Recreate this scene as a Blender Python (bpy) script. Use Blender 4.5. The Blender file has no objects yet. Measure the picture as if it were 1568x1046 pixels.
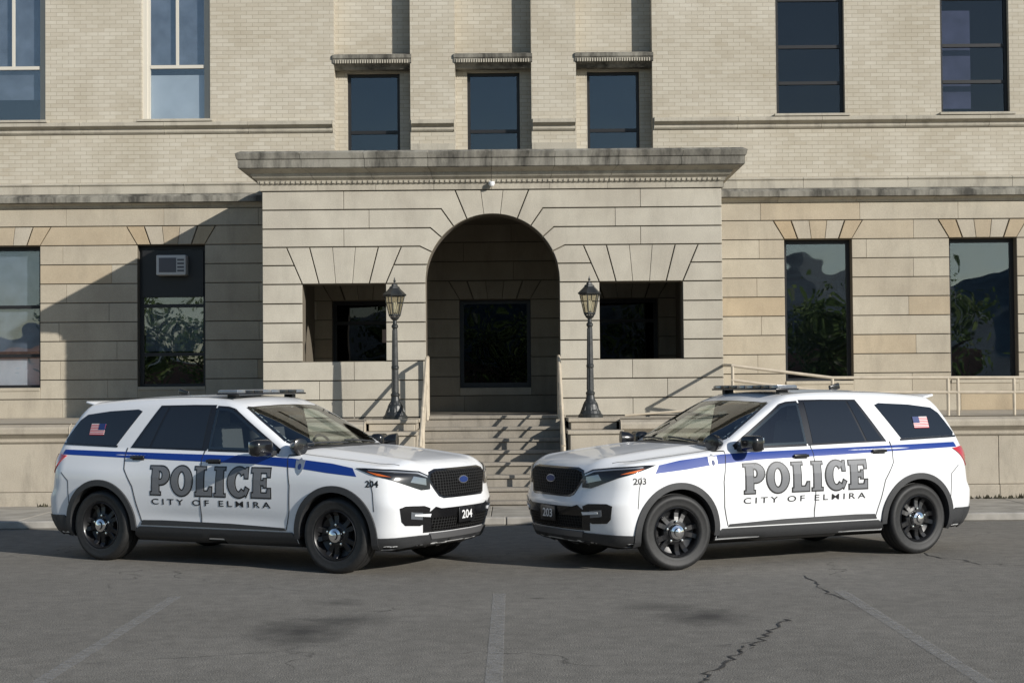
import bpy,bmesh,math,random
import numpy as np
from mathutils import Vector, Matrix
from mathutils.bvhtree import BVHTree
random.seed(7); np.random.seed(7)
scene=bpy.context.scene
# ------------------------------------------------------------------ helpers
def link(o,parent=None):
    scene.collection.objects.link(o)
    if parent: o.parent=parent
    return o
def empty(name,loc=(0,0,0),rotz=0):
    e=bpy.data.objects.new(name,None); e.empty_display_size=.3
    e.location=loc; e.rotation_euler=(0,0,rotz); return link(e)
class MB:
    def __init__(s): s.v=[];s.f=[];s.t=[]
    def add(s,vs,fs,t=None):
        if t is None: t=random.random()
        n=len(s.v); s.v+= [tuple(a) for a in vs]
        for f in fs: s.f.append(tuple(n+i for i in f)); s.t.append(t)
    def prism(s,pts,y0,y1,t=None):
        a=sum(pts[i][0]*pts[(i+1)%len(pts)][1]-pts[(i+1)%len(pts)][0]*pts[i][1] for i in range(len(pts)))
        if a<0: pts=pts[::-1]
        n=len(pts)
        vs=[(p[0],y0,p[1]) for p in pts]+[(p[0],y1,p[1]) for p in pts]
        fs=[tuple(range(n)),tuple(range(2*n-1,n-1,-1))]
        for i in range(n):
            j=(i+1)%n; fs.append((j,i,n+i,n+j))
        s.add(vs,fs,t)
    def box(s,x0,x1,y0,y1,z0,z1,t=None):
        s.prism([(x0,z0),(x1,z0),(x1,z1),(x0,z1)],y0,y1,t)
    def lathe(s,prof,c=(0,0,0),seg=16,axis='z',t=None,rot=0):
        vs=[];fs=[]
        for r,h in prof:
            for i in range(seg):
                a=rot+2*math.pi*i/seg
                if axis=='z': vs.append((c[0]+r*math.cos(a),c[1]+r*math.sin(a),c[2]+h))
                else: vs.append((c[0]+r*math.sin(a),c[1]+h,c[2]+r*math.cos(a)))
        for k in range(len(prof)-1):
            for i in range(seg):
                j=(i+1)%seg
                fs.append((k*seg+i,k*seg+j,(k+1)*seg+j,(k+1)*seg+i))
        s.add(vs,fs,t)
    def tube(s,a,b,r,r2=None,seg=8,t=None):
        a=Vector(a);b=Vector(b);d=(b-a).normalized()
        u=d.orthogonal().normalized();w=d.cross(u)
        if r2 is None:r2=r
        vs=[];fs=[]
        for p,rr in((a,r),(b,r2)):
            for i in range(seg):
                an=2*math.pi*i/seg; vs.append(p+u*rr*math.cos(an)+w*rr*math.sin(an))
        for i in range(seg):
            j=(i+1)%seg; fs.append((i,j,seg+j,seg+i))
        fs.append(tuple(range(seg-1,-1,-1)));fs.append(tuple(range(seg,2*seg)))
        s.add(vs,fs,t)
    def obj(s,name,mat,parent=None,bevel=0,smooth=False,seg=1):
        me=bpy.data.meshes.new(name); me.from_pydata(s.v,[],s.f)
        at=me.attributes.new('tint','FLOAT','FACE'); at.data.foreach_set('value',s.t)
        me.materials.append(mat); me.validate()
        if smooth:
            me.polygons.foreach_set('use_smooth',[True]*len(me.polygons))
            try: me.set_sharp_from_angle(angle=math.radians(38))
            except Exception: pass
        o=bpy.data.objects.new(name,me); link(o,parent)
        if bevel:
            m=o.modifiers.new('bev','BEVEL'); m.width=bevel; m.segments=seg; m.limit_method='ANGLE'; m.angle_limit=math.radians(40)
        return o
# ------------------------------------------------------------------ node helpers
def newmat(name):
    m=bpy.data.materials.new(name); m.use_nodes=True
    return m,m.node_tree,m.node_tree.nodes['Principled BSDF']
def setp(b,**k):
    for kk,v in k.items():
        n={'color':'Base Color','rough':'Roughness','metal':'Metallic','spec':'Specular IOR Level','coat':'Coat Weight','coatr':'Coat Roughness','ior':'IOR'}[kk]
        if kk=='color': v=(*v,1)
        b.inputs[n].default_value=v
def simple(name,col,rough=.5,metal=0,spec=.5,coat=0,ns=0,na=0,bump=0):
    m,t,b=newmat(name); setp(b,color=col,rough=rough,metal=metal,spec=spec,coat=coat,coatr=.03)
    if ns:
        N=t.nodes.new; L=t.links.new
        tc=N('ShaderNodeTexCoord'); no=N('ShaderNodeTexNoise'); no.inputs['Scale'].default_value=ns; no.inputs['Detail'].default_value=4
        L(tc.outputs['Object'],no.inputs['Vector'])
        mr=N('ShaderNodeMapRange'); mr.inputs['To Min'].default_value=1-na; mr.inputs['To Max'].default_value=1+na; mr.inputs[1].default_value=.3; mr.inputs[2].default_value=.7
        L(no.outputs[0],mr.inputs[0])
        mx=N('ShaderNodeVectorMath'); mx.operation='SCALE'; mx.inputs[0].default_value=col
        L(mr.outputs[0],mx.inputs['Scale']); L(mx.outputs[0],b.inputs['Base Color'])
        if bump:
            bp=N('ShaderNodeBump'); bp.inputs['Strength'].default_value=bump; bp.inputs['Distance'].default_value=.01
            L(no.outputs[0],bp.inputs['Height']); L(bp.outputs[0],b.inputs['Normal'])
    return m
def ramp(t,fac,stops):
    r=t.nodes.new('ShaderNodeValToRGB'); e=r.color_ramp.elements
    e[0].position,e[0].color=stops[0][0],(*stops[0][1],1); e[1].position,e[1].color=stops[-1][0],(*stops[-1][1],1)
    for p,c in stops[1:-1]:
        q=e.new(p); q.color=(*c,1)
    t.links.new(fac,r.inputs[0]); return r
def mixc(t,fac,a,b,mode='MIX'):
    n=t.nodes.new('ShaderNodeMix'); n.data_type='RGBA'; n.blend_type=mode
    for sock,val in((n.inputs[0],fac),(n.inputs[6],a),(n.inputs[7],b)):
        if isinstance(val,(int,float)): sock.default_value=val
        elif isinstance(val,tuple): sock.default_value=(*val,1)
        else: t.links.new(val,sock)
    return n.outputs[2]
def noise(t,vec,scale,detail=5,rough=.6):
    n=t.nodes.new('ShaderNodeTexNoise'); n.inputs['Scale'].default_value=scale; n.inputs['Detail'].default_value=detail; n.inputs['Roughness'].default_value=rough
    t.links.new(vec,n.inputs['Vector']); return n.outputs[0]
def stone(name,c1,c2,c3,dirt=.5,dirtcol=(.11,.10,.085),lo=.5,hi=.78,sc=1.6):
    m,t,b=newmat(name); L=t.links.new;N=t.nodes.new
    tc=N('ShaderNodeTexCoord').outputs['Object']
    at=N('ShaderNodeAttribute'); at.attribute_name='tint'
    base=ramp(t,at.outputs['Fac'],[(0,c1),(.55,c2),(.9,c2),(1,c3)]).outputs[0]
    n1=noise(t,tc,1.3,4); f1=ramp(t,n1,[(.35,(.88,.87,.86)),(.65,(1.04,1.04,1.03))]).outputs[0]
    base=mixc(t,1.0,base,f1,'MULTIPLY')
    mp=N('ShaderNodeMapping'); mp.inputs['Scale'].default_value=(2.2,2.2,.5); L(tc,mp.inputs[0])
    n2=noise(t,mp.outputs[0],sc,5,.7); f2=ramp(t,n2,[(lo,(0,0,0)),(hi,(dirt,dirt,dirt))]).outputs[0]
    base=mixc(t,f2,base,dirtcol)
    n3=noise(t,tc,60,2); f3=ramp(t,n3,[(.3,(.9,.9,.9)),(.7,(1.06,1.06,1.06))]).outputs[0]
    base=mixc(t,1.0,base,f3,'MULTIPLY'); L(base,b.inputs['Base Color'])
    setp(b,rough=.9,spec=.2)
    bp=N('ShaderNodeBump'); bp.inputs['Strength'].default_value=.35; bp.inputs['Distance'].default_value=.006; L(n3,bp.inputs['Height']); L(bp.outputs[0],b.inputs['Normal'])
    return m
M_stone=stone('sandstone_blocks',(.42,.37,.29),(.45,.405,.325),(.42,.34,.235),.25)
M_vous=stone('sandstone_voussoirs',(.42,.335,.225),(.445,.40,.325),(.41,.31,.195),.2)
M_lime=stone('limestone_blocks',(.455,.42,.35),(.475,.44,.37),(.44,.395,.315),.2)
M_corn=stone('belt_stone',(.41,.38,.315),(.44,.405,.335),(.37,.34,.28),.6)
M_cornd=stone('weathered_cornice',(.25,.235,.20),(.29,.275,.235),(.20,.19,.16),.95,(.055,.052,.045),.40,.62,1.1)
M_base=stone('base_stone',(.40,.355,.285),(.42,.375,.305),(.37,.32,.25),.45)
M_porch=stone('porch_stone_shaded',(.30,.26,.20),(.33,.29,.225),(.27,.23,.17),.4)  # same wall stone, darkened here so porch shade is in the colour
M_joint=simple('mortar_joint',(.14,.12,.09),.95)
def brickmat():
    m,t,b=newmat('cream_brick'); L=t.links.new;N=t.nodes.new
    tc=N('ShaderNodeTexCoord').outputs['Object']; sp=N('ShaderNodeSeparateXYZ'); L(tc,sp.inputs[0])
    ad=N('ShaderNodeMath'); ad.operation='ADD'; L(sp.outputs[0],ad.inputs[0]); L(sp.outputs[1],ad.inputs[1])
    cb=N('ShaderNodeCombineXYZ'); L(ad.outputs[0],cb.inputs[0]); L(sp.outputs[2],cb.inputs[1])
    br=N('ShaderNodeTexBrick'); L(cb.outputs[0],br.inputs[0])
    br.inputs['Scale'].default_value=1; br.inputs['Brick Width'].default_value=.215; br.inputs['Row Height'].default_value=.072; br.inputs['Mortar Size'].default_value=.006
    br.inputs['Mortar Smooth'].default_value=.4
    br.inputs['Color1'].default_value=(.505,.47,.395,1); br.inputs['Color2'].default_value=(.445,.405,.33,1); br.inputs['Mortar'].default_value=(.35,.315,.255,1)
    n1=noise(t,tc,.9,4,.65); f1=ramp(t,n1,[(.3,(.86,.84,.80)),(.7,(1.05,1.05,1.05))]).outputs[0]
    base=mixc(t,1.0,br.outputs[0],f1,'MULTIPLY')
    mp=N('ShaderNodeMapping'); mp.inputs['Scale'].default_value=(1.1,1.1,5); L(tc,mp.inputs[0])
    n2=noise(t,mp.outputs[0],1.4,5,.7); f2=ramp(t,n2,[(.58,(0,0,0)),(.8,(.55,.55,.55))]).outputs[0]
    base=mixc(t,f2,base,(.34,.28,.19))
    L(base,b.inputs['Base Color']); setp(b,rough=.92,spec=.15)
    bp=N('ShaderNodeBump'); bp.inputs['Strength'].default_value=.35; bp.inputs['Distance'].default_value=.005; bp.invert=True; L(br.outputs['Fac'],bp.inputs['Height']); L(bp.outputs[0],b.inputs['Normal'])
    return m
M_brick=brickmat()
def glassmat(name,f0=.08,trans=(.5,.55,.6),rough=.01,wav=.25):
    m,t,b=newmat(name); N=t.nodes.new;L=t.links.new; t.nodes.remove(b)
    out=t.nodes['Material Output']; lw=N('ShaderNodeLayerWeight'); lw.inputs[0].default_value=.5
    pw=N('ShaderNodeMath'); pw.operation='POWER'; L(lw.outputs['Facing'],pw.inputs[0]); pw.inputs[1].default_value=4
    ma=N('ShaderNodeMath'); ma.operation='MULTIPLY_ADD'; L(pw.outputs[0],ma.inputs[0]); ma.inputs[1].default_value=1-f0; ma.inputs[2].default_value=f0
    tr=N('ShaderNodeBsdfTransparent'); tr.inputs[0].default_value=(*trans,1)
    gl=N('ShaderNodeBsdfGlossy'); gl.inputs['Roughness'].default_value=rough
    gl.inputs[0].default_value=(.95,.97,1,1)
    if wav:
        tc=N('ShaderNodeTexCoord'); no=N('ShaderNodeTexNoise'); no.inputs['Scale'].default_value=1.1; no.inputs['Detail'].default_value=1; L(tc.outputs['Object'],no.inputs['Vector'])
        bp=N('ShaderNodeBump'); bp.inputs['Strength'].default_value=wav; bp.inputs['Distance'].default_value=.02; L(no.outputs[0],bp.inputs['Height']); L(bp.outputs[0],gl.inputs['Normal'])
    mx=N('ShaderNodeMixShader'); L(ma.outputs[0],mx.inputs[0]); L(tr.outputs[0],mx.inputs[1]); L(gl.outputs[0],mx.inputs[2]); L(mx.outputs[0],out.inputs[0])
    return m
M_glass=glassmat('window_glass',.12,(.88,.90,.92)); M_pglass=glassmat('porch_window_glass',.03,(.5,.52,.55)); M_cgl=glassmat('centre_window_glass',.07,(.6,.7,.78)); M_rglass=glassmat('dark_window_glass',.035,(.8,.82,.86))
M_room=simple('dark_interior',(.018,.018,.020),.9)
M_blind=simple('window_blind',(.50,.54,.56),.8,ns=2,na=.12); M_curt=simple('grey_curtain',(.13,.15,.18),.8,ns=3,na=.35)
M_curt2=simple('violet_curtain',(.07,.07,.11),.8,ns=3,na=.3)
M_black=simple('black_frame',(.012,.012,.013),.45)
M_white=simple('painted_frame',(.55,.52,.45),.6)
M_iron=simple('cast_iron_black',(.022,.024,.024),.42,spec=.5,ns=12,na=.4,bump=.3)
M_lampglass=glassmat('lantern_glass',.07,(.75,.72,.62),.2,0)
M_rail=simple('painted_handrail',(.50,.43,.33),.45,ns=8,na=.12)
M_conc=simple('concrete_pavement',(.33,.305,.26),.95,spec=.2,ns=3,na=.22,bump=.3)
M_kerb=simple('kerb_stone',(.34,.32,.285),.95,spec=.2,ns=4,na=.25,bump=.3)
# ------------------------------------------------------------------ BUILDING
BX=-.30; YW=29.4; YP=25.8
B=empty('stone_courthouse',(BX,0,0))
st=MB(); po=MB(); vo_=MB(); jo=MB(); br=MB(); bel=MB(); fk=MB(); fw=MB(); gl=MB(); pg=MB(); cg=MB(); rg=MB(); rm=MB(); bl=MB(); cu_=MB(); cv=MB()
def inset(p,g):
    a=sum(p[i][0]*p[(i+1)%len(p)][1]-p[(i+1)%len(p)][0]*p[i][1] for i in range(len(p)))
    if a<0:p=p[::-1]
    n=len(p);o=[]
    for i in range(n):
        a=Vector(p[i-1]);b=Vector(p[i]);c=Vector(p[(i+1)%n])
        d1=(b-a).normalized();d2=(c-b).normalized()
        g1=g if abs(d1.y)<.98 else g*.35; g2=g if abs(d2.y)<.98 else g*.35
        n1=Vector((-d1.y,d1.x));n2=Vector((-d2.y,d2.x)); cr=d1.x*d2.y-d1.y*d2.x
        if abs(cr)<.05: o.append((b.x+n2.x*g2,b.y+n2.y*g2))
        else:
            p1=a+n1*g1;p2=b+n2*g2; q=p2-p1; t=(q.x*d2.y-q.y*d2.x)/cr; r=p1+d1*t; o.append((r.x,r.y))
    return o
def rowseg(mb,za,zb,lb,rb,lt,rt,y0,y1,cut,gz=.008,gx=.002):
    cuts=[c for c in cut if max(lb,lt)+.25<c<min(rb,rt)-.25]
    L_=[(lb,lt)]+[(c,c) for c in cuts]; R_=[(c,c) for c in cuts]+[(rb,rt)]
    for (a,b),(c,d) in zip(L_,R_):
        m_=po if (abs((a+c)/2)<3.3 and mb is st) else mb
        m_.prism([(a+gx,za+gz),(c-gx,za+gz),(d-gx,zb-gz),(b+gx,zb-gz)],y0,y1)
XE=15
def wallgrid(mb,x0,x1,z0,z1,y0,y1,ops):
    xs=sorted(set([x0,x1]+[v for o in ops for v in o[:2]]))
    for a,b in zip(xs,xs[1:]):
        m=(a+b)/2; col=sorted([(o[2],o[3]) for o in ops if o[0]<m<o[1]]); z=z0
        for c,d in col:
            if c>z: mb.box(a,b,y0,y1,z,c)
            z=max(z,d)
        if z<z1: mb.box(a,b,y0,y1,z,z1)
W1=1.22
low=[(c-W1/2,c+W1/2,1.82,4.41) for c in(-11.78,-8.8,-5.83,5.83,8.8,11.78)]
por=[(c-w/2,c+w/2,1.79,3.375) for c,w in((-2.33,1.22),(0,1.28),(2.33,1.22))]
ops=sorted(low+por)
wallgrid(jo,-XE,XE,0,5.07,YW,YW+.45,ops)
joints=[1.305+.345*i for i in range(11)]+[5.07]
FS=.2
for k,(za,zb) in enumerate(zip(joints,joints[1:])):
    cut=sorted([-XE+(.9 if k%2 else 0)+1.8*i+random.uniform(-.1,.1) for i in range(30)]+[-3.45,3.45])
    cur_b=-XE;cur_t=-XE
    for o in ops:
        if o[2]<zb-.01 and o[3]>za+.01:
            rowseg(st,za,zb,cur_b,o[0],cur_t,o[0],YW-.03,YW,cut)
            if o[2]>za: st.box(o[0],o[1],YW-.034,YW,za+.008,o[2])
            cur_b=cur_t=o[1]
        elif abs(o[3]-za)<.02:
            rowseg(st,za,zb,cur_b,o[0],cur_t,o[0]-FS,YW-.03,YW,cut)
            cur_b,cur_t=o[1],o[1]+FS
            for j in range(5):
                b0=o[0]+(o[1]-o[0])*j/5;b1=o[0]+(o[1]-o[0])*(j+1)/5
                t0=o[0]-FS+(o[1]-o[0]+2*FS)*j/5;t1=o[0]-FS+(o[1]-o[0]+2*FS)*(j+1)/5
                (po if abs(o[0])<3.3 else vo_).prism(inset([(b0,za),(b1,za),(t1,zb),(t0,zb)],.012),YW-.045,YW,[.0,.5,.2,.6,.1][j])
    rowseg(st,za,zb,cur_b,XE,cur_t,XE,YW-.03,YW,cut)
REC=[(c-.69,c+.69) for c in(-2.19,0,2.19)]
up=[(c-.62,c+.62,6.63,9.5) for c in(-11.7,-8.72,-5.74,5.74,8.72,11.7)]
recop=[(a,b,5.0,10.8) for a,b in REC]
wallgrid(br,-XE,XE,5.07,12.5,YW,YW+.30,up+recop)
wallgrid(br,-3.2,3.2,5.0,12.4,YW+.30,YW+.6,[(c-.48,c+.48,5.0,7.55) for c in(-2.19,0,2.19)])
def profile_x(mb,x0,x1,prof,y):
    pts=[(0,prof[0][1])]+list(prof)+[(0,prof[-1][1])]
    n=len(pts); vs=[(x0,y-p,z) for p,z in pts]+[(x1,y-p,z) for p,z in pts]
    fs=[tuple(range(n-1,-1,-1)),tuple(range(n,2*n))]
    for i in range(n-1): fs.append((i,i+1,n+i+1,n+i)[::-1])
    mb.add(vs,fs,random.random()*.9)
def belt(mb,x0,x1,prof,y,step=1.5):
    n=max(1,round((x1-x0)/step)); w=(x1-x0)/n
    for i in range(n): profile_x(mb,x0+i*w+.0015,x0+(i+1)*w-.0015,prof,y)
beld=MB()
for a,b in((-XE,-3.7),(3.7,XE)):
    belt(beld,a,b,[(.12,5.162),(.2,5.17),(.2,5.26),(.12,5.31),(.05,5.33)],YW)
    belt(bel,a,b,[(.03,5.08),(.05,5.12),(.12,5.16)],YW); belt(bel,a,b,[(.05,5.332),(.05,5.47),(.08,5.50),(.01,5.53)],YW,2)
upprof=[(.02,6.42),(.05,6.45),(.05,6.50),(.13,6.54),(.15,6.55),(.15,6.61),(.02,6.64)]
segs=[(-XE,REC[0][0]-.02),(REC[0][1]+.02,REC[1][0]-.02),(REC[1][1]+.02,REC[2][0]-.02),(REC[2][1]+.02,XE)]
for a,b in segs: belt(bel,a,b,upprof,YW)
for a,b in segs[1:3]: bel.box(a-.02,b+.02,YW-.05,YW-.002,6.02,6.2,.3)
for a,b in REC:
    prof=[(-.12,7.58),(-.08,7.62),(.0,7.66),(.02,7.68),(.02,7.74),(.04,7.76),(.04,7.82),(-.1,7.86)]
    pts=[(-.3,7.58)]+prof+[(-.3,7.86)]
    n=len(pts); vs=[(a-.02,YW-p,z) for p,z in pts]+[(b+.02,YW-p,z) for p,z in pts]
    fs=[tuple(range(n-1,-1,-1)),tuple(range(n,2*n))]+[(n+i,n+i+1,i+1,i) for i in range(n-1)]
    beld.add(vs,fs,.4)
    for i in range(30):
        x=a+.02+i*(b-a-.04)/30; bel.box(x,x+.024,YW-.035,YW-.01,7.665,7.73,.2)
profile_x(bel,-XE,XE,[(.05,12.3),(.5,12.6),(.6,12.62),(.6,12.8)],YW)
for o in up: bel.box(o[0]-.06,o[1]+.06,YW-.16,YW+.2,6.625,6.67,.2)
for o in low: st.box(o[0]+.004,o[1]-.004,YW-.05,YW+.2,1.80,1.86,.4)
def window(o,y,frame,fw_=.06,rails=(.5,),blind=None,muntin=False,casing=None,bm_=None,glm=None):
    x0,x1,z0,z1=o
    if casing:
        casing.box(x0,x0+.08,y-.08,y+.06,z0,z1);casing.box(x1-.08,x1,y-.08,y+.06,z0,z1);casing.box(x0+.08,x1-.08,y-.08,y+.06,z1-.08,z1)
        x0+=.08;x1-=.08;z1-=.08
    frame.box(x0,x0+fw_,y-.03,y+.04,z0,z1);frame.box(x1-fw_,x1,y-.03,y+.04,z0,z1)
    frame.box(x0+fw_,x1-fw_,y-.03,y+.04,z0,z0+fw_*1.3);frame.box(x0+fw_,x1-fw_,y-.03,y+.04,z1-fw_,z1)
    for r in rails:
        zz=z0+(z1-z0)*r; frame.box(x0+fw_,x1-fw_,y-.035,y+.035,zz-.03,zz+.03)
    if muntin: frame.box((x0+x1)/2-.025,(x0+x1)/2+.025,y-.02,y+.03,z0+(z1-z0)*muntin,z1-fw_)
    (glm or gl).box(x0+fw_*.5,x1-fw_*.5,y,y+.006,z0+.02,z1-.02)
    if blind: (bm_ or bl).box(x0,x1,y+.05,y+.06,z0+(z1-z0)*blind[0],z0+(z1-z0)*blind[1])
    rm.box(x0-.25,x1+.25,y+.9,y+.92,z0-.3,z1+.3)
    rm.box(x0-.25,x0-.2,y+.06,y+.9,z0-.3,z1+.3);rm.box(x1+.2,x1+.25,y+.06,y+.9,z0-.3,z1+.3)
for i,o in enumerate(low):
    window(o,YW+.2,fk,.07,rails=(.24,.58) if i<3 else (),blind=(.03,.22) if i==1 else None)
    if i in(0,1): cu_.box(o[0]+.07,o[1]-.07,YW+.25,YW+.26,o[2]+.7,o[3]-.1)
cu_.box(low[2][0]+.09,low[2][1]-.09,YW+.25,YW+.26,2.5,3.32)
for i,o in enumerate(up):
    if i<3:
        window(o,YW+.16,fw,.05,rails=(.37,),blind=(.03,.32) if i==2 else None,muntin=.37,casing=fw)
        cu_.box(o[0]+.1,o[1]-.1,YW+.24,YW+.25,7.72,9.4)
        if i==1: cu_.box(o[0]+.1,o[1]-.1,YW+.242,YW+.25,7.1,7.7)
    else:
        window(o,YW+.14,fk,.06,rails=(.22,.45,.75),blind=None,glm=rg)
        if i!=3: cv.box(o[0]+.08,o[0]+.62,YW+.30,YW+.31,6.8,8.6)
for i,o in enumerate(por): window(o,YW+.2,fk,.07,rails=(.75,) if i!=1 else (),glm=pg)
for i,c in enumerate((-2.19,0,2.19)): window((c-.48,c+.48,5.0,7.55),YW+.45,fk,.055,rails=(.58,),glm=cg)
sg=MB(); sg.box(-2.05,-1.83,YW+.15,YW+.165,2.62,2.86); sg.obj('door_notice',simple('notice_paper',(.45,.35,.33),.7),B)
ac=MB(); ac.box(-6.08,-5.55,YW-.12,YW+.3,3.86,4.22); aco=ac.obj('air_conditioner',simple('ac_casing',(.5,.5,.49),.5),B,.012)
ac=MB(); ac.box(-6.03,-5.72,YW-.127,YW-.121,3.91,4.17)
for i in range(4): ac.box(-5.70,-5.58,YW-.127,YW-.121,3.92+i*.065,3.955+i*.065)
ac.obj('air_conditioner_grille',simple('ac_grille',(.10,.10,.11),.6),B)
pn=MB(); pn.box(-6.38,-5.28,YW+.12,YW+.165,3.48,4.33); pn.obj('window_infill_panel',M_black,B)
# PORTICO
HW=3.64; R=1.06; ZC=3.48; FY=YP
ps=MB(); pb=MB()
def arcpts(a0,a1,n=6): return [(R*math.cos(math.radians(a0+(a1-a0)*i/n)),ZC+R*math.sin(math.radians(a0+(a1-a0)*i/n))) for i in range(n+1)]
cells=[]
rows=[3.453,3.75,4.04,4.33,4.63,4.93]
a75=math.degrees(math.asin((3.75-ZC)/R))
FS2=.25
def sl(z,s):
    f=(z-3.453)/(4.04-3.453); return (1.69-FS2*f) if s<0 else (3.01+FS2*f)
cells.append([(R,3.453)]+arcpts(0,a75)+[(sl(3.75,-1),3.75),(1.69,3.453)])
cells.append(arcpts(a75,26)+[((4.04-ZC)/math.tan(math.radians(26)),4.04),(sl(4.04,-1),4.04),(sl(3.75,-1),3.75)])
rays=[(26,4.04),(41,4.33),(55,4.63),(68,4.93)]
for (a,za),(b,zb) in zip(rays,rays[1:]):
    xa=(za-ZC)/math.tan(math.radians(a));xb=(zb-ZC)/math.tan(math.radians(b))
    xm=2.35 if za<4.1 or za>4.5 else 1.95
    cells.append(arcpts(a,b)+[(xb,zb),(xm,zb),(xm,za),(xa,za)])
    cells.append([(xm,za),(HW,za),(HW,zb),(xm,zb)])
cells.append(arcpts(68,83,4)+[((4.93-ZC)/math.tan(math.radians(83)),4.93),((4.93-ZC)/math.tan(math.radians(68)),4.93)])
for z0,z1 in((3.453,3.75),(3.75,4.04)): cells.append([(sl(z0,1),z0),(HW,z0),(HW,z1),(sl(z1,1),z1)])
for j in range(5):
    b0=1.69+1.32*j/5;b1=1.69+1.32*(j+1)/5;t0=1.69-FS2+(1.32+2*FS2)*j/5;t1=1.69-FS2+(1.32+2*FS2)*(j+1)/5
    cells.append([(b0,3.453),(b1,3.453),(t1,4.04),(t0,4.04)])
pr=[1.0,1.32,1.62,1.925,2.23,2.535,2.84,3.145,3.453]
for z0,z1 in zip(pr,pr[1:]):
    if z1<=2.24:
        x=2.2 if round(z0*10)%2 else 2.75
        cells.append([(R,z0),(x,z0),(x,z1),(R,z1)]);cells.append([(x,z0),(HW,z0),(HW,z1),(x,z1)])
    else:
        cells.append([(R,z0),(1.69,z0),(1.69,z1),(R,z1)]);cells.append([(3.01,z0),(HW,z0),(HW,z1),(3.01,z1)])
allc=cells+[[(-x,z) for x,z in c][::-1] for c in cells]
allc.append([(x,z) for x,z in arcpts(83,97,4)]+[((4.93-ZC)/math.tan(math.radians(97)),4.93),((4.93-ZC)/math.tan(math.radians(83)),4.93)])
for c in allc:
    ps.prism(inset(c,.0095),FY,FY+.03,random.random()*.9); pb.prism(c,FY+.03,FY+.40)
for s in(-1,1):
    xa,xb=sorted((s*HW-s*.03,s*3.25)); pb.box(xa,xb,FY+.4,YW-.03,1.0,4.93)
    allr=pr+rows[1:]
    for k,(z0,z1) in enumerate(zip(allr,allr[1:])):
        x0,x1=sorted((s*HW,s*(HW-.03))); ym=FY+(1.3 if k%2 else 2.2)
        ps.box(x0,x1,FY+.035,ym-.003,z0+.008,z1-.008);ps.box(x0,x1,ym+.003,YW-.035,z0+.008,z1-.008)
pb.box(-3.25,3.25,FY+.4,YW-.03,4.72,4.92)
ps.box(-HW+.05,HW-.05,FY+.2,YW-.21,5.0,5.44,.5)
def ring(mb,prof,hw,yf,yb):
    n=len(prof); nx=8
    def P(p,k): return [(-(hw+p),yb),(-(hw+p),yf-p),((hw+p),yf-p),((hw+p),yb)][k]
    def piece(A,Bf):
        vs=[(*A(p),z) for p,z in prof]+[(*Bf(p),z) for p,z in prof]
        mb.add(vs,[(i,n+i,n+i+1,i+1) for i in range(n-1)],random.random())
    piece(lambda p:P(p,0),lambda p:P(p,1))
    def F(t): return lambda p:(-(hw+p)*(1-t)+(hw+p)*t, yf-p)
    for i in range(nx): piece(F(i/nx+.0004),F((i+1)/nx-.0004))
    piece(lambda p:P(p,2),lambda p:P(p,3))
cm=MB(); ring(cm,[(0,4.932),(.03,4.935),(.03,5.02),(.05,5.04),(.07,5.09),(.13,5.13),(.16,5.17),(.16,5.19),(.31,5.25)],HW,FY,YW-.21); cm.box(-HW-.02,HW+.02,FY+.02,YW-.215,4.935,5.25)
for i in range(90):
    x=-HW-.02+i*(2*HW+.04)/90; cm.box(x,x+.045,FY-.075,FY-.045,5.045,5.085,.3)
cmd=MB(); ring(cmd,[(.31,5.25),(.33,5.265),(.33,5.385),(.35,5.40),(.37,5.485),(.30,5.525),(.0,5.56)],HW,FY,YW-.21); cmd.box(-HW-.02,HW+.02,FY+.02,YW-.215,5.26,5.535)
# terrace / steps
tb=MB(); YT=24.3
for s in(-1,1):
    a,b=(1.9,XE) if s>0 else(-XE,-1.9)
    n=round((b-a)/1.9);w=(b-a)/n
    for k,(z0,z1) in enumerate(((0,.30),(.304,1.02))):
        for i in range(n):
            yy=YT-(.04 if k==0 else 0); tb.box(a+i*w+.002,a+(i+1)*w-.002,yy,YT+.5,z0,z1)
    prof=[(.0,1.024),(.03,1.05),(.03,1.10),(.10,1.16),(.12,1.17),(.12,1.24),(.10,1.27),(-.05,1.32)]
    belt(tb,a,b,prof,YT,2.1)
    tb.box(a,b,YT+.04,YW-.04,1.0,1.315,.5)
    x0,x1=sorted((s*1.14,s*1.895)); tb.box(x0,x1,YT-.35,FY-.01,0,1.10,.6)
    x0,x1=sorted((s*1.10,s*1.93)); tb.box(x0,x1,YT-.38,FY-.015,1.104,1.16,.3)
    x0,x1=sorted((s*1.17,s*1.86)); tb.box(x0,x1,24.5,FY-.02,1.16,1.27,.5)
    x0,x1=sorted((s*1.13,s*1.90)); tb.box(x0,x1,24.47,FY-.02,1.272,1.33,.3)
NS=8; rise=1.36/NS; tr_=.29; sp_=MB()
for i in range(NS):
    ztop=1.36-i*rise; yf=FY-.28-i*tr_
    sp_.box(-1.13,1.13,yf-.02,yf+tr_+ (0 if i else .25),ztop-.05,ztop,random.random())
    if i<NS-1: sp_.box(-1.129,1.129,yf+.01,FY-.2,0.0,ztop-.052)
    else: sp_.box(-1.129,1.129,yf+.01,yf+.4,0.0,ztop-.052)
sp_.box(-3.24,3.24,FY+.0,YW-.035,1.1,1.358,.5)
sp_.obj('entrance_steps',stone('step_stone',(.27,.245,.205),(.31,.28,.235),(.23,.205,.165),.7),B,.006)
st.obj('ground_floor_stone',M_stone,B,.004); po.obj('porch_back_wall_stone',M_porch,B,.004); vo_.obj('window_voussoirs',M_vous,B,.004); jo.obj('ground_floor_backing',M_joint,B); br.obj('brick_walls',M_brick,B)
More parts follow.
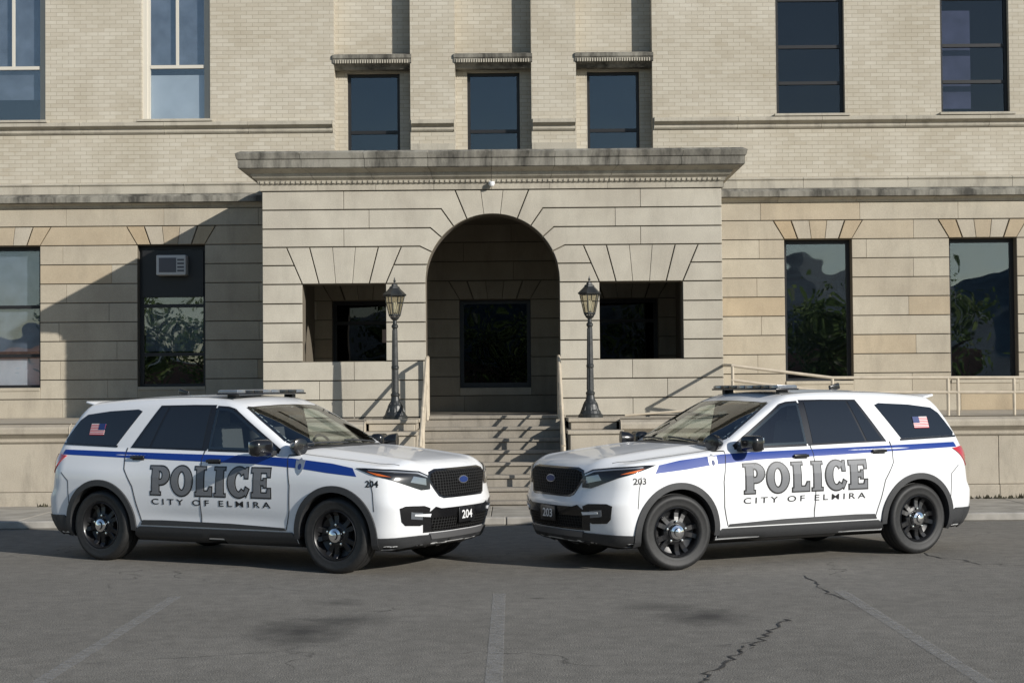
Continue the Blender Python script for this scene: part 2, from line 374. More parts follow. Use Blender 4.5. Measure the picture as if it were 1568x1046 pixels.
bel.obj('belt_courses',M_corn,B,.004); beld.obj('belt_drip_course',M_cornd,B); ps.obj('portico_stone',M_lime,B,.004); pb.obj('portico_backing',M_joint,B)
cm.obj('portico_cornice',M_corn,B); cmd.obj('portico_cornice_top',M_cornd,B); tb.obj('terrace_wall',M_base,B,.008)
fk.obj('window_frames_dark',M_black,B); fw.obj('window_frames_light',M_white,B); gl.obj('window_panes',M_glass,B); pg.obj('porch_window_panes',M_pglass,B); cg.obj('centre_window_panes',M_cgl,B); rg.obj('dark_window_panes',M_rglass,B); rm.obj('rooms',M_room,B); bl.obj('blinds',M_blind,B); cu_.obj('curtains',M_curt,B); cv.obj('violet_curtains',M_curt2,B)
bk=MB(); bk.box(-XE,XE,YW+1.6,YW+14,0,12.6); bk.obj('building_mass',M_brick,B)
sd=MB(); sd.box(-XE,-XE+.3,YW+.01,YW+1.6,0,12.5); sd.box(XE-.3,XE,YW+.61,YW+1.6,0,12.5); sd.box(-XE,XE,YW+.7,YW+1.6,9.6,12.5); sd.obj('side_returns',M_brick,B)
sc=MB(); sc.box(-.05,.05,FY-.06,FY,5.0,5.06); sc.lathe([(0,-.045),(.036,-.036),(.05,0),(.045,.03),(0,.036)],(0,FY-.1,5.01),12); sc.obj('security_camera',simple('camera_white',(.7,.7,.7),.4),B,smooth=True)
# ------------------------------------------------------------------ handrails
H=empty('step_handrail',(BX,0,0)); h=MB()
for s in(-1,1):
    x=s*1.03
    top=[(x,FY-.1,1.36+.92),(x,FY-.35,1.36+.9),(x,YT-.9,.95)]
    for a,b in zip(top,top[1:]): h.tube(a,b,.027)
    h.tube((x,FY-.1,1.36),(x,FY-.1,2.28),.027); h.tube((x,FY-.35,1.3),(x,FY-.35,2.26),.027)
    h.tube((x,YT-.9,.1),(x,YT-.9,.95),.027); h.tube((x,YT-.1,.6),(x,YT-.1,1.52),.027)
    h.tube((x,FY-.35,1.85),(x,YT-.9,.5),.018)
h.obj('rails',M_rail,H,smooth=True)
H2=empty('ramp_railing',(BX,0,0)); h=MB(); yr=24.75
pts=[(3.62,2.10),(5.15,1.90),(7.9,1.88),(XE-.5,1.88)]
for dz in(0,-.22):
    for (a,za),(b,zb) in zip(pts,pts[1:]): h.tube((a,yr,za+dz),(b,yr,zb+dz),.024)
for x in(3.64,5.15,6.9,7.05,7.9,9.5,11,12.5,14):
    z=np.interp(x,[p[0] for p in pts],[p[1] for p in pts]); h.tube((x,yr,1.3),(x,yr,float(z)),.024)
h.tube((2.0,yr,1.36),(3.62,yr,1.47),.018)
h.tube((3.64,yr,2.1),(3.64,FY+.2,2.12),.024)
h.obj('rails',M_rail,H2,smooth=True)
# ------------------------------------------------------------------ street lamps
def lamp_parts(E):
    m=MB()
    prof=[(0,0),(.19,0),(.19,.04),(.165,.06),(.15,.10),(.13,.12),(.115,.20),(.085,.25),(.07,.28),(.062,.34),(.07,.36),(.07,.38),(.052,.40),(.046,.75),(.058,.77),(.058,.80),(.045,.82),(.036,1.38),(.05,1.40),(.05,1.43),(.033,1.45),(.03,1.50),(.06,1.53),(.075,1.56),(0,1.56)]
    m.lathe(prof,(0,0,0),20)
    for i in range(8):
        a=i*math.pi/4; m.tube((.05*math.cos(a),.05*math.sin(a),.42),(.036*math.cos(a),.036*math.sin(a),1.36),.007,.006,5)
        m.tube((.15*math.cos(a),.15*math.sin(a),.05),(.085*math.cos(a),.085*math.sin(a),.24),.018,.01,5)
    zb,zt=1.58,1.88; rb,rt=.085,.155
    for i in range(6):
        a=i*math.pi/3+.26;b=a+math.pi/3
        p=lambda r,an,z:(r*math.cos(an),r*math.sin(an),z)
        m.tube(p(rb,a,zb),p(rt,a,zt),.008,seg=5); m.tube(p(rb,a,zb),p(rb,b,zb),.009,seg=5); m.tube(p(rt,a,zt),p(rt,b,zt),.011,seg=5)
        m.tube(p(.07,a,1.56),p(rb,a,zb),.008,seg=5)
    m.lathe([(.0,1.88),(.18,1.88),(.185,1.90),(.13,1.95),(.085,1.995),(.075,2.02),(.05,2.03),(.045,2.055),(.015,2.07),(.012,2.09),(.022,2.105),(.012,2.125),(.004,2.16),(0,2.17)],(0,0,0),6,rot=.26)
    m.lathe([(.0,1.58),(.09,1.58),(.09,1.60),(0,1.60)],(0,0,0),6,rot=.26)
    m.obj('lamp_post',M_iron,E,.002)
    g=MB(); g.lathe([(rb-.004,zb+.01),(rt-.004,zt-.005)],(0,0,0),6,rot=.26); g.obj('lantern_glass',M_lampglass,E)
    g=MB(); g.lathe([(0,1.60),(.03,1.62),(.045,1.70),(.035,1.78),(0,1.80)],(0,0,0),10); g.obj('bulb',simple('frosted_bulb',(.7,.68,.6),.5),E,smooth=True)
for x,y in((-1.49+BX,24.95),(1.49+BX,24.95)):
    E=empty('street_lamp',(x,y,1.33)); lamp_parts(E)
# ------------------------------------------------------------------ ground
def asphalt():
    m,t,b=newmat('old_asphalt'); N=t.nodes.new;L=t.links.new
    P=N('ShaderNodeNewGeometry').outputs['Position']
    n1=noise(t,P,.35,3,.6); c=ramp(t,n1,[(.3,(.160,.150,.132)),(.7,(.200,.188,.166))]).outputs[0]
    n2=noise(t,P,90,1); f=ramp(t,n2,[(.25,(.4,.4,.4)),(.5,(1,1,1)),(.75,(1.8,1.75,1.66))]).outputs[0]
    c=mixc(t,1.0,c,f,'MULTIPLY')
    n4=noise(t,P,6,4,.7); f=ramp(t,n4,[(.35,(.84,.84,.84)),(.65,(1.12,1.12,1.12))]).outputs[0]; c=mixc(t,1.0,c,f,'MULTIPLY')
    ns=noise(t,P,4,4,.7)
    for (sx,sy,rx,ry,am) in((-1.6,12.3,.42,.75,.9),(-1.25,12.9,.35,.35,.6),(1.5,12.9,.38,.5,.9),(1.15,13.5,.35,.3,.6),(-1.5,13.9,.25,.2,.6),(.2,14.1,.08,.06,.8),(4.3,12.9,.3,.4,.3)):
        mp=N('ShaderNodeMapping'); mp.vector_type='TEXTURE'; mp.inputs['Location'].default_value=(sx,sy,0); mp.inputs['Scale'].default_value=(rx,ry,1); L(P,mp.inputs[0])
        ln=N('ShaderNodeVectorMath'); ln.operation='LENGTH'; L(mp.outputs[0],ln.inputs[0])
        ad=N('ShaderNodeMath'); ad.operation='MULTIPLY_ADD'; L(ns,ad.inputs[0]); ad.inputs[1].default_value=1.6; L(ln.outputs['Value'],ad.inputs[2])
        mr=N('ShaderNodeMapRange'); L(ad.outputs[0],mr.inputs[0]); mr.inputs[1].default_value=.8; mr.inputs[2].default_value=2.0; mr.inputs[3].default_value=am; mr.inputs[4].default_value=0
        c=mixc(t,mr.outputs[0],c,(.045,.042,.038))
    nd=N('ShaderNodeTexNoise'); nd.inputs['Scale'].default_value=1.3; nd.inputs['Detail'].default_value=4; L(P,nd.inputs['Vector'])
    va=N('ShaderNodeVectorMath'); va.operation='MULTIPLY_ADD'; L(nd.outputs['Color'],va.inputs[0]); va.inputs[1].default_value=(1.2,1.2,0); L(P,va.inputs[2])
    vo=N('ShaderNodeTexVoronoi'); vo.feature='DISTANCE_TO_EDGE'; vo.inputs['Scale'].default_value=.33; L(va.outputs[0],vo.inputs['Vector'])
    cr=ramp(t,vo.outputs['Distance'],[(0,(1,1,1)),(.0035,(0,0,0))]).outputs[0]
    msk=ramp(t,n1,[(.5,(0,0,0)),(.6,(.8,.8,.8))]).outputs[0]
    cm_=mixc(t,1.0,cr,msk,'MULTIPLY'); c=mixc(t,cm_,c,(.04,.037,.033))
    L(c,b.inputs['Base Color']); setp(b,rough=.88,spec=.25)
    bp=N('ShaderNodeBump'); bp.inputs['Strength'].default_value=.6; bp.inputs['Distance'].default_value=.008; L(n2,bp.inputs['Height']); L(bp.outputs[0],b.inputs['Normal'])
    return m
M_asph=asphalt()
g=MB(); g.add([(-600,-600,0),(600,-600,0),(600,600,0),(-600,600,0)],[(0,1,2,3)]); g.obj('parking_lot_ground',M_asph)
def linemat():
    m,t,b=newmat('faded_line_paint'); N=t.nodes.new;L=t.links.new; setp(b,color=(.38,.37,.35),rough=.85)
    P=N('ShaderNodeNewGeometry').outputs['Position']
    a=ramp(t,noise(t,P,14,5,.75),[(.34,(.05,.05,.05)),(.66,(.55,.55,.55))]).outputs[0]; L(a,b.inputs['Alpha']); return m
g=MB()
for x in(-8.7,-5.83,-2.97,-.13,2.86,5.7,8.6): g.add([(x-.055,2,.004),(x+.055,2,.004),(x+.055,14.4,.004),(x-.055,14.4,.004)],[(0,1,2,3)])
g.obj('parking_line_markings',linemat())
g=MB()
def crack(pts,w=.02,jit=.05,sub=14):
    path=[]
    for (a,b),(c,d) in zip(pts,pts[1:]):
        for i in range(sub): f=i/sub; path.append((a+(c-a)*f+random.uniform(-jit,jit),b+(d-b)*f+random.uniform(-jit,jit)))
    vs=[];fs=[]
    for i,(x,y) in enumerate(path):
        ww=w*random.uniform(.3,1.3)
        if i in(0,len(path)-1): ww=.001
        vs+=[(x-ww,y,.004),(x+ww,y,.004)]
    for i in range(len(path)-1): fs.append((2*i,2*i+1,2*i+3,2*i+2))
    g.add(vs,fs)
crack([(2.15,12.8),(1.72,11.6),(1.55,11.2),(1.2,10.3),(1.1,9.6),(.9,8.5)],.013)
crack([(2.78,15.6),(2.72,14.3),(2.82,13.7)],.009,.03)
crack([(1.72,11.6),(1.3,11.4)],.008,.03,6)
crack([(4.2,17.9),(4.7,16.4),(5.6,15.9),(7.2,15.4)],.010,.06)
crack([(-6.8,14.6),(-5.4,14.9),(-4.9,14.2)],.007,.05)
g.obj('asphalt_cracks',simple('tar_crack',(.035,.032,.029),.8))
sw=empty('sidewalk'); g=MB()
for i in range(24):
    x=-XE+i*1.25-.3; g.box(x+.005,x+1.245,21.62,24.28,0,.10)
g.obj('slabs',M_conc,sw,.006)
g=MB()
for i in range(16):
    x=-XE+i*1.9-.3; g.box(x+.003,x+1.897,21.45,21.615,0,.105)
g.obj('kerb',M_kerb,sw,.015)
g=MB()
for i in range(2600):
    x=random.uniform(-14.5,14.5)
    if abs(x-BX)<2.1 or math.sin(x*2.1)+math.sin(x*5.3)<-.3: continue
    y=24.20+random.uniform(-.12,.03); s=random.uniform(.02,.06); a=random.uniform(0,6.28)
    z=.1; g.add([(x,y,z),(x+s*math.cos(a),y+s*math.sin(a)*.5,z),(x+s*.5*math.cos(a+.5),y-.01,z+s*random.uniform(.5,1.5))],[(0,1,2)])
g.obj('weeds',simple('dry_weeds',(.05,.045,.025),.9))
# ------------------------------------------------------------------ CAR BODY (signed distance -> mesh)
def tab(pts,sig=.04,n=1200):
    pts=sorted(pts); xs=np.array([p[0] for p in pts],float); ys=np.array([p[1] for p in pts],float)
    s0=(ys[1]-ys[0])/(xs[1]-xs[0]); s1=(ys[-1]-ys[-2])/(xs[-1]-xs[-2])
    xs=np.r_[xs[0]-1.5,xs,xs[-1]+1.5]; ys=np.r_[ys[0]-1.5*s0,ys,ys[-1]+1.5*s1]
    gx=np.linspace(xs[0],xs[-1],n); v=np.interp(gx,xs,ys); d=gx[1]-gx[0]
    k=int(3*sig/d)+1; ker=np.exp(-.5*(np.arange(-k,k+1)*d/sig)**2); ker/=ker.sum()
    vv=np.pad(v,k,mode='reflect',reflect_type='odd'); v=np.convolve(vv,ker,'valid')
    return lambda q: np.interp(q,gx,v)
def smax(a,b,k): hh=np.maximum(k-np.abs(a-b),0)/k; return np.maximum(a,b)+hh*hh*k*.25
def smin(a,b,k): return -smax(-a,-b,k)
AXF,AXR,ZA=1.595,-1.43,.374
RS=.065
Ws=tab([(.2,.88),(.30,.935),(.40,.958),(.55,.972),(.7,.982),(.86,.984),(.95,.978),(1.03,.962),(1.12,.94),(1.25,.90)],.025)
Tc=tab([(2.6,.97),(2.48,1.02),(2.38,1.068),(2.2,1.11),(1.8,1.16),(1.4,1.20),(1.05,1.23),(.6,1.22),(-.5,1.235),(-1.5,1.25),(-2.5,1.25)],.05)
Fx=tab([(.2,2.36),(.30,2.42),(.40,2.46),(.56,2.50),(.66,2.52),(.72,2.50),(.80,2.48),(.97,2.465),(1.07,2.41)],.018)
Rx=tab([(.25,-2.32+RS),(.38,-2.42+RS),(.5,-2.46+RS),(.66,-2.465+RS),(.74,-2.42+RS),(.9,-2.40+RS),(1.1,-2.355+RS),(1.25,-2.28+RS)],.02)
Wg=tab([(1.05,.925),(1.2,.885),(1.4,.82),(1.55,.765),(1.7,.70),(1.8,.65)],.03)
Zr=tab([(.8,1.60),(.4,1.685),(.1,1.73),(-.3,1.757),(-.7,1.758),(-1.2,1.745),(-1.7,1.712),(-2.2,1.66)],.12)
Xw=tab([(1.1,1.32),(1.2,1.16),(1.35,.90),(1.5,.62),(1.62,.38),(1.7,.20),(1.8,-.05)],.03)
Xr=tab([(1.1,-2.38+RS),(1.25,-2.31+RS),(1.4,-2.22+RS),(1.55,-2.11+RS),(1.66,-2.02+RS),(1.8,-1.90+RS)],.03)
def bodyf(x,y,z,wells=True):
    ay=np.abs(y)
    arch=np.exp(-((x-AXF)/.5)**2)+np.exp(-((x-AXR)/.5)**2)
    W=Ws(z)+.020*arch/(1+np.exp((z-.98)/.03))-.014*np.exp(-((z-.50)/.08)**2)*np.exp(-((x-.1)/.95)**4)
    W=W-.025*np.clip((-x-1.4),0,2)**2
    side=ay-W
    T=Tc(x)-.075*(ay/.93)**3+.016*np.exp(-((ay-.60)/.09)**2)/(1+np.exp(-(x-1.15)/.06))-.012*np.exp(-((ay-.80)/.08)**2)/(1+np.exp(-(x-1.15)/.06))
    top=z-T
    front=(x-(Fx(z)-.27*(ay/.95)**2.6))/1.12
    rear=(Rx(z)+.19*(ay/.95)**3.2-x)/1.1
    low=smax(side,top,.07); low=smax(low,front,.12); low=smax(low,rear,.14); low=smax(low,.25-z,.05)
    Wgx=Wg(z)-.05*np.clip((-x-.9)/1.3,0,2)**2-.03*np.clip((x-.2)/1.0,0,2)**2
    gs=(ay-Wgx)/1.07; gt=z-(Zr(x)-.035*(ay/.7)**2)
    gw=(x-(Xw(z)-.17*(ay/.8)**2))/2.1; gr=((Xr(z)+.12*(ay/.8)**2.5)-x)/1.2
    gh=smax(gs,gt,.10); gh=smax(gh,gw,.045); gh=smax(gh,gr,.07); gh=smax(gh,1.0-z,.02)
    f=smin(low,gh,.025)
    if wells:
        for ax in(AXF,AXR):
            cyl=np.sqrt((x-ax)**2+(z-ZA)**2)-.45
            f=np.maximum(f,-np.maximum(cyl,.52-ay))
    return f
def surfnet(fn,lo,hi,hs):
    lo=np.array(lo,float); ax=[np.arange(lo[i],hi[i]+hs,hs) for i in range(3)]
    X,Y,Z=np.meshgrid(*ax,indexing='ij'); F=fn(X,Y,Z); S=F<0
    c=sum(S[a:S.shape[0]-1+a,b:S.shape[1]-1+b,d:S.shape[2]-1+d].astype(np.int8) for a in(0,1) for b in(0,1) for d in(0,1))
    act=(c>0)&(c<8); idx=-np.ones(act.shape,int); idx[act]=np.arange(act.sum()); I=np.argwhere(act)
    acc=np.zeros((len(I),3)); cnt=np.zeros(len(I))
    cor=[np.array((a,b,d)) for a in(0,1) for b in(0,1) for d in(0,1)]
    for a in cor:
        for b in cor:
            if (b-a).sum()==1 and (b-a).min()>=0:
                fa=F[tuple((I+a).T)];fb=F[tuple((I+b).T)]; m=(fa<0)!=(fb<0); t=np.zeros(len(I)); t[m]=fa[m]/(fa[m]-fb[m])
                p=a+(b-a)*t[:,None]; acc[m]+=p[m]; cnt[m]+=1
    V=lo+hs*(I+acc/cnt[:,None]); Q=[]
    for d in range(3):
        u=(d+1)%3;v=(d+2)%3; sl0=[slice(None)]*3;sl1=[slice(None)]*3; sl0[d]=slice(0,-1);sl1[d]=slice(1,None)
        s0=S[tuple(sl0)];s1=S[tuple(sl1)]; ch=np.argwhere(s0!=s1)
        ok=(ch[:,u]>=1)&(ch[:,v]>=1)&(ch[:,u]<act.shape[u])&(ch[:,v]<act.shape[v]); ch=ch[ok]
        eu=np.zeros(3,int);eu[u]=1;ev=np.zeros(3,int);ev[v]=1
        q=np.stack([idx[tuple((ch-eu-ev).T)],idx[tuple((ch-ev).T)],idx[tuple(ch.T)],idx[tuple((ch-eu).T)]],1)
        fl=~s0[tuple(ch.T)]; q[fl]=q[fl][:,::-1]; Q.append(q)
    Q=np.concatenate(Q)
    def grad(V):
        e=1e-3; g=np.zeros_like(V)
        for i in range(3):
            dv=np.zeros(3);dv[i]=e; A=V+dv;Bq=V-dv; g[:,i]=(fn(A[:,0],A[:,1],A[:,2])-fn(Bq[:,0],Bq[:,1],Bq[:,2]))/(2*e)
        return g
    for _ in range(3):
        f=fn(V[:,0],V[:,1],V[:,2]); g_=grad(V); st_=g_*(f/np.maximum((g_**2).sum(1),.05))[:,None]
        l=np.linalg.norm(st_,axis=1); st_*=np.minimum(1,.01/np.maximum(l,1e-9))[:,None]; V-=st_
    g_=grad(V); nr=g_/np.maximum(np.linalg.norm(g_,axis=1),1e-6)[:,None]
    return V,Q,nr
LO,HI=(-2.62,-1.07,.18),(2.62,1.07,1.84)
Vb,Qb,Nb=surfnet(bodyf,LO,HI,.02)
Vs,Qs,Ns=surfnet(lambda x,y,z:bodyf(x,y,z,False),LO,HI,.025)
bvh=BVHTree.FromPolygons([tuple(v) for v in Vs],[tuple(int(i) for i in q) for q in Qs])
# --- car materials
def paintmat():
    m,t,b=newmat('white_car_paint'); setp(b,color=(.76,.77,.78),rough=.38,coat=.7,coatr=.05)
    g_=t.nodes.new('ShaderNodeNewGeometry'); c=mixc(t,g_.outputs['Backfacing'],(.76,.77,.78),(.05,.05,.05)); t.links.new(c,b.inputs['Base Color']); return m
M_paint=paintmat()
M_clad=simple('black_plastic_trim',(.035,.036,.038),.5,ns=60,na=.15)
M_gloss=simple('gloss_black',(.010,.010,.011),.22,coat=.4)
M_under=simple('underbody_black',(.008,.008,.008),.9)
def carglass(name,c,ior=1.6):
    m,t,b=newmat(name); setp(b,color=c,rough=.02,ior=ior,coat=0); return m
M_cglass=carglass('tinted_car_glass',(.010,.012,.015),1.75)
M_wglass=glassmat('windshield_glass',.08,(.80,.86,.84),.01,0); M_dglass=glassmat('door_glass',.09,(.75,.83,.82),.01,0)
M_blue=simple('blue_stripe',(.003,.034,.23),.5,coat=.15)
M_grey=simple('decal_grey',(.15,.155,.165),.45,coat=.2); M_dblk=simple('decal_black',(.010,.010,.011),.4,coat=.2)
M_red=simple('tail_lamp_red',(.5,.01,.01),.12,coat=1); M_chrome=simple('chrome',(.85,.85,.85),.07,metal=1)
M_tire=simple('tyre_rubber',(.014,.014,.014),.6,ns=30,na=.3); M_rim=simple('black_steel_wheel',(.009,.009,.010),.38,coat=.15)
M_seam=simple('panel_gap',(.02,.02,.02),.9); M_silver=simple('silver_trim',(.5,.5,.5),.3,metal=.8)
M_lens=simple('lamp_lens',(.25,.27,.3),.05,metal=.6,coat=1); M_amber=simple('amber_marker',(.6,.12,.01),.2,coat=1)
M_seat=simple('seat_cloth',(.07,.07,.075),.9); M_dash=simple('dashboard',(.03,.03,.03),.7)
M_skid=simple('skid_grey',(.16,.16,.165),.4,metal=.4)
M_flagw=simple('flag_white',(.7,.7,.7),.5); M_flagr=simple('flag_red',(.5,.03,.04),.5); M_flagb=simple('flag_blue',(.015,.035,.14),.5)
def grillemat():
    m,t,b=newmat('grille_mesh'); N=t.nodes.new;L=t.links.new; tc=N('ShaderNodeTexCoord').outputs['Object']
    mp=N('ShaderNodeMapping'); mp.inputs['Scale'].default_value=(0,1,1.5); L(tc,mp.inputs[0])
    vo=N('ShaderNodeTexVoronoi'); vo.inputs['Scale'].default_value=24; vo.inputs['Randomness'].default_value=.0; vo.feature='DISTANCE_TO_EDGE'; L(mp.outputs[0],vo.inputs['Vector'])
    c=ramp(t,vo.outputs['Distance'],[(.04,(.035,.035,.035)),(.12,(.001,.001,.001))]).outputs[0]; L(c,b.inputs['Base Color']); setp(b,rough=.6,spec=.1)
    bp=N('ShaderNodeBump'); bp.invert=True; bp.inputs['Distance'].default_value=.01; L(vo.outputs['Distance'],bp.inputs['Height']); L(bp.outputs[0],b.inputs['Normal'])
    return m
M_grille=grillemat()
FDG=[(.86,1.185),(.70,1.285),(.19,1.590),(.10,1.612),(-.04,1.620),(-.04,1.198)]
WSP=[(1.10,0),(1.085,.3),(1.03,.55),(.93,.72),(.86,.765),(.5,.69),(.27,.62),(.30,.56),(.335,.3),(.345,0)]; WSP=WSP+[(a,-b) for a,b in WSP[-2:0:-1]]
def pip(px,py,poly):
    ins=np.zeros(len(px),bool)
    for (x1,y1),(x2,y2) in zip(poly,poly[1:]+poly[:1]):
        if y1==y2: continue
        c=((y1>py)!=(y2>py))&(px<(x2-x1)*(py-y1)/(y2-y1)+x1); ins^=c
    return ins
def inset2(p,g):
    c=np.mean(p,0); return [tuple(c+(np.array(a)-c)*(1-g/max(.05,np.linalg.norm(np.array(a)-c)))) for a in p]
def body_mesh():
    cen=Vb[Qb].mean(1)
    hole=pip(cen[:,0],cen[:,2],inset2(FDG,.022))&(np.abs(cen[:,1])>.6)
    hole|=pip(cen[:,0],cen[:,1],inset2(WSP,.03))&(cen[:,2]>1.12)
    Q=Qb[~hole]; cen=cen[~hole]
    me=bpy.data.meshes.new('body_shell'); me.from_pydata([tuple(v) for v in Vb],[],[tuple(int(i) for i in q) for q in Q])
    me.materials.append(M_paint); me.materials.append(M_under)
    d=np.minimum(np.hypot(cen[:,0]-AXF,cen[:,2]-ZA),np.hypot(cen[:,0]-AXR,cen[:,2]-ZA))
    mi=((d<.468)|(cen[:,2]<.275)).astype(int)
    me.polygons.foreach_set('material_index',mi); me.polygons.foreach_set('use_smooth',[True]*len(Q))
    me.normals_split_custom_set_from_vertices([tuple(n) for n in Nb])
    return me
BODY=body_mesh()
def mapper(mode):
    k=mode[0]
    if k=='side': s=mode[1]; return lambda u,v:(Vector((u,s*1.6,v)),Vector((0,-s,0)))
    if k=='front': return lambda u,v:(Vector((4,u,v)),Vector((-1,0,0)))
    if k=='rear': return lambda u,v:(Vector((-4,u,v)),Vector((1,0,0)))
    if k=='top': return lambda u,v:(Vector((u,v,3)),Vector((0,0,-1)))
    if k=='cylF': return lambda u,v:(Vector((1.6+3*math.cos(math.radians(u)),3*math.sin(math.radians(u)),v)),Vector((-math.cos(math.radians(u)),-math.sin(math.radians(u)),0)))
    if k=='cylR': return lambda u,v:(Vector((-1.53-3*math.cos(math.radians(u)),3*math.sin(math.radians(u)),v)),Vector((math.cos(math.radians(u)),-math.sin(math.radians(u)),0)))
def decal(name,mode,polys,mat,parent,off=.003,skirt=.006,su=.05,sv=.05,bm=None,smooth=True):
    if bm is None:
        bm=bmesh.new()
        for p in polys:
            bm.faces.new([bm.verts.new((a,b,0)) for a,b in p])
    us=[v.co.x for v in bm.verts]; vs=[v.co.y for v in bm.verts]
    for lo,hi,st_,no in((min(us),max(us),su,(1,0,0)),(min(vs),max(vs),sv,(0,1,0))):
        k=math.floor(lo/st_)+1
        while k*st_<hi:
            co=(k*st_,0,0) if no[0] else (0,k*st_,0)
            bmesh.ops.bisect_plane(bm,geom=bm.verts[:]+bm.edges[:]+bm.faces[:],plane_co=co,plane_no=no,dist=1e-5); k+=1
    mp=mapper(mode); nn={}
    for v in bm.verts:
        o,d=mp(v.co.x,v.co.y); loc,n,i,_=bvh.ray_cast(o,d)
        if loc is None or n.dot(d)>-.02:
            loc,n,i,_=bvh.find_nearest(o+d*(1.0 if mode[0]=='side' else 2.0))
        if n.dot(d)>0:n=-n
        v.co=loc+n*off; nn[v]=n.copy()
    bmesh.ops.recalc_face_normals(bm,faces=bm.faces[:]); bm.normal_update()
    for f in bm.faces:
        a=sum((nn[v] for v in f.verts),Vector())
        if f.normal.dot(a)<0: f.normal_flip()
    be=[e for e in bm.edges if e.is_boundary]; mp2={}
    sk=[]
    for e in be:
        f=e.link_faces[0]
        l=[l for l in f.loops if l.edge==e][0]; a=l.vert; b=l.link_loop_next.vert
        sk.append((a,b))
    for a,b in sk:
        for q in(a,b):
            if q not in mp2: mp2[q]=(bm.verts.new(q.co-nn[q]*(off+skirt)),bm.verts.new(q.co))
        try: bm.faces.new([mp2[b][1],mp2[a][1],mp2[a][0],mp2[b][0]])
        except ValueError: pass
    me=bpy.data.meshes.new(name); bm.to_mesh(me); bm.free(); me.materials.append(mat)
    me.polygons.foreach_set('use_smooth',[smooth]*len(me.polygons))
    return link(bpy.data.objects.new(name,me),parent)
def textbm(body,offset=0,spacing=1.0):
    cu=bpy.data.curves.new('t','FONT'); cu.body=body; cu.offset=offset; cu.space_character=spacing; cu.resolution_u=4
    o=bpy.data.objects.new('t',cu); scene.collection.objects.link(o); bpy.context.view_layer.update()
    me=bpy.data.meshes.new_from_object(o.evaluated_get(bpy.context.evaluated_depsgraph_get()))
    bpy.data.objects.remove(o)
    bm=bmesh.new(); bm.from_mesh(me)
    return bm
def fitbm(bm,ref,x0,x1,z0,z1,flip):
    a0,a1,b0,b1=ref
    for v in bm.verts:
        fx=(v.co.x-a0)/(a1-a0); fz=(v.co.y-b0)/(b1-b0)
        v.co=Vector((x1-(x1-x0)*fx if flip else x0+(x1-x0)*fx, z0+(z1-z0)*fz,0))
    return bm
def bbox(bm): return(min(v.co.x for v in bm.verts),max(v.co.x for v in bm.verts),min(v.co.y for v in bm.verts),max(v.co.y for v in bm.verts))
def letters():
    def rect(a,b,c,d): return [(a,b),(c,b),(c,d),(a,d)]
    L_={}
    def arc(cx,cy,rx,ry,a0,a1,tx,ty,n=10):
        o=[]
        for i in range(n):
            a=math.radians(a0+(a1-a0)*i/n);b=math.radians(a0+(a1-a0)*(i+1)/n)
            o.append([(cx+rx*math.cos(a),cy+ry*math.sin(a)),(cx+rx*math.cos(b),cy+ry*math.sin(b)),(cx+(rx-tx)*math.cos(b),cy+(ry-ty)*math.sin(b)),(cx+(rx-tx)*math.cos(a),cy+(ry-ty)*math.sin(a))])
        return o
    L_['P']=(.78,[rect(.10,.07,.36,.93),rect(.04,0,.42,.07),rect(.02,.93,.44,1.0),rect(.36,.85,.44,.93),rect(.36,.36,.46,.52),rect(.44,.84,.46,1.0)]+arc(.44,.68,.34,.32,-90,90,.25,.165,12))
    L_['O']=(.84,arc(.42,.5,.42,.52,0,360,.255,.17,28))
    L_['L']=(.68,[rect(.10,.10,.36,.93),rect(.03,.93,.43,1.0),rect(.05,0,.68,.10),rect(.36,.10,.54,.15),[(.54,.10),(.68,.10),(.68,.30),(.61,.30),(.54,.15)]])
    L_['I']=(.46,[rect(.10,.07,.36,.93),rect(.03,.93,.43,1.0),rect(.03,0,.43,.07)])
    L_['C']=(.80,arc(.42,.5,.42,.52,48,312,.255,.17,22)+[[(.66,.66),(.76,.66),(.76,1.0),(.70,1.0),(.62,.88)],[(.62,.12),(.70,.04),(.80,.26),(.70,.32)]])
    L_['E']=(.74,[rect(.10,.14,.36,.86),rect(.03,.86,.62,1.0),rect(.03,0,.62,.14),[(.62,0),(.74,0),(.74,.30),(.66,.30),(.62,.14)],[(.62,.86),(.64,.72),(.72,.72),(.72,1.0),(.62,1.0)],rect(.36,.43,.50,.57),rect(.50,.36,.57,.64)])
    return L_
LET=letters()
def policebm(grow,x0,x1,z0,z1,flip):
    gap=.10; tot=sum(LET[c][0] for c in'POLICE')+gap*5
    polys=[];x=0
    for c in 'POLICE':
        w,ps_=LET[c]
        for p in ps_: polys.append([(a+x,b) for a,b in p])
        x+=w+gap
    sx=(x1-x0)/tot; sz=(z1-z0); out=[]
    for p in polys:
        q=[(a*sx,b*sz) for a,b in p]
        if grow:
            ar=sum(q[i][0]*q[(i+1)%len(q)][1]-q[(i+1)%len(q)][0]*q[i][1] for i in range(len(q)))
            if ar<0:q=q[::-1]
            n=len(q);r=[]
            for i in range(n):
                a=Vector(q[i-1]);b=Vector(q[i]);c_=Vector(q[(i+1)%n]); d1=(b-a).normalized();d2=(c_-b).normalized(); m=Vector((d1.y,-d1.x))+Vector((d2.y,-d2.x)); k=max(.6,1+Vector((d1.y,-d1.x)).dot(Vector((d2.y,-d2.x)))); v=b+m*(grow/k); r.append((v.x,v.y))
            q=r
        out.append([((x1-a) if flip else (x0+a),z0+b) for a,b in q])
    return out
def strip(pl,w):
    out=[]
    for (a,b),(c,d) in zip(pl,pl[1:]):
        L_=math.hypot(c-a,d-b); nx,ny=-(d-b)/L_*w/2,(c-a)/L_*w/2
        out.append([(a+nx,b+ny),(a-nx,b-ny),(c-nx,d-ny),(c+nx,d+ny)])
    return out
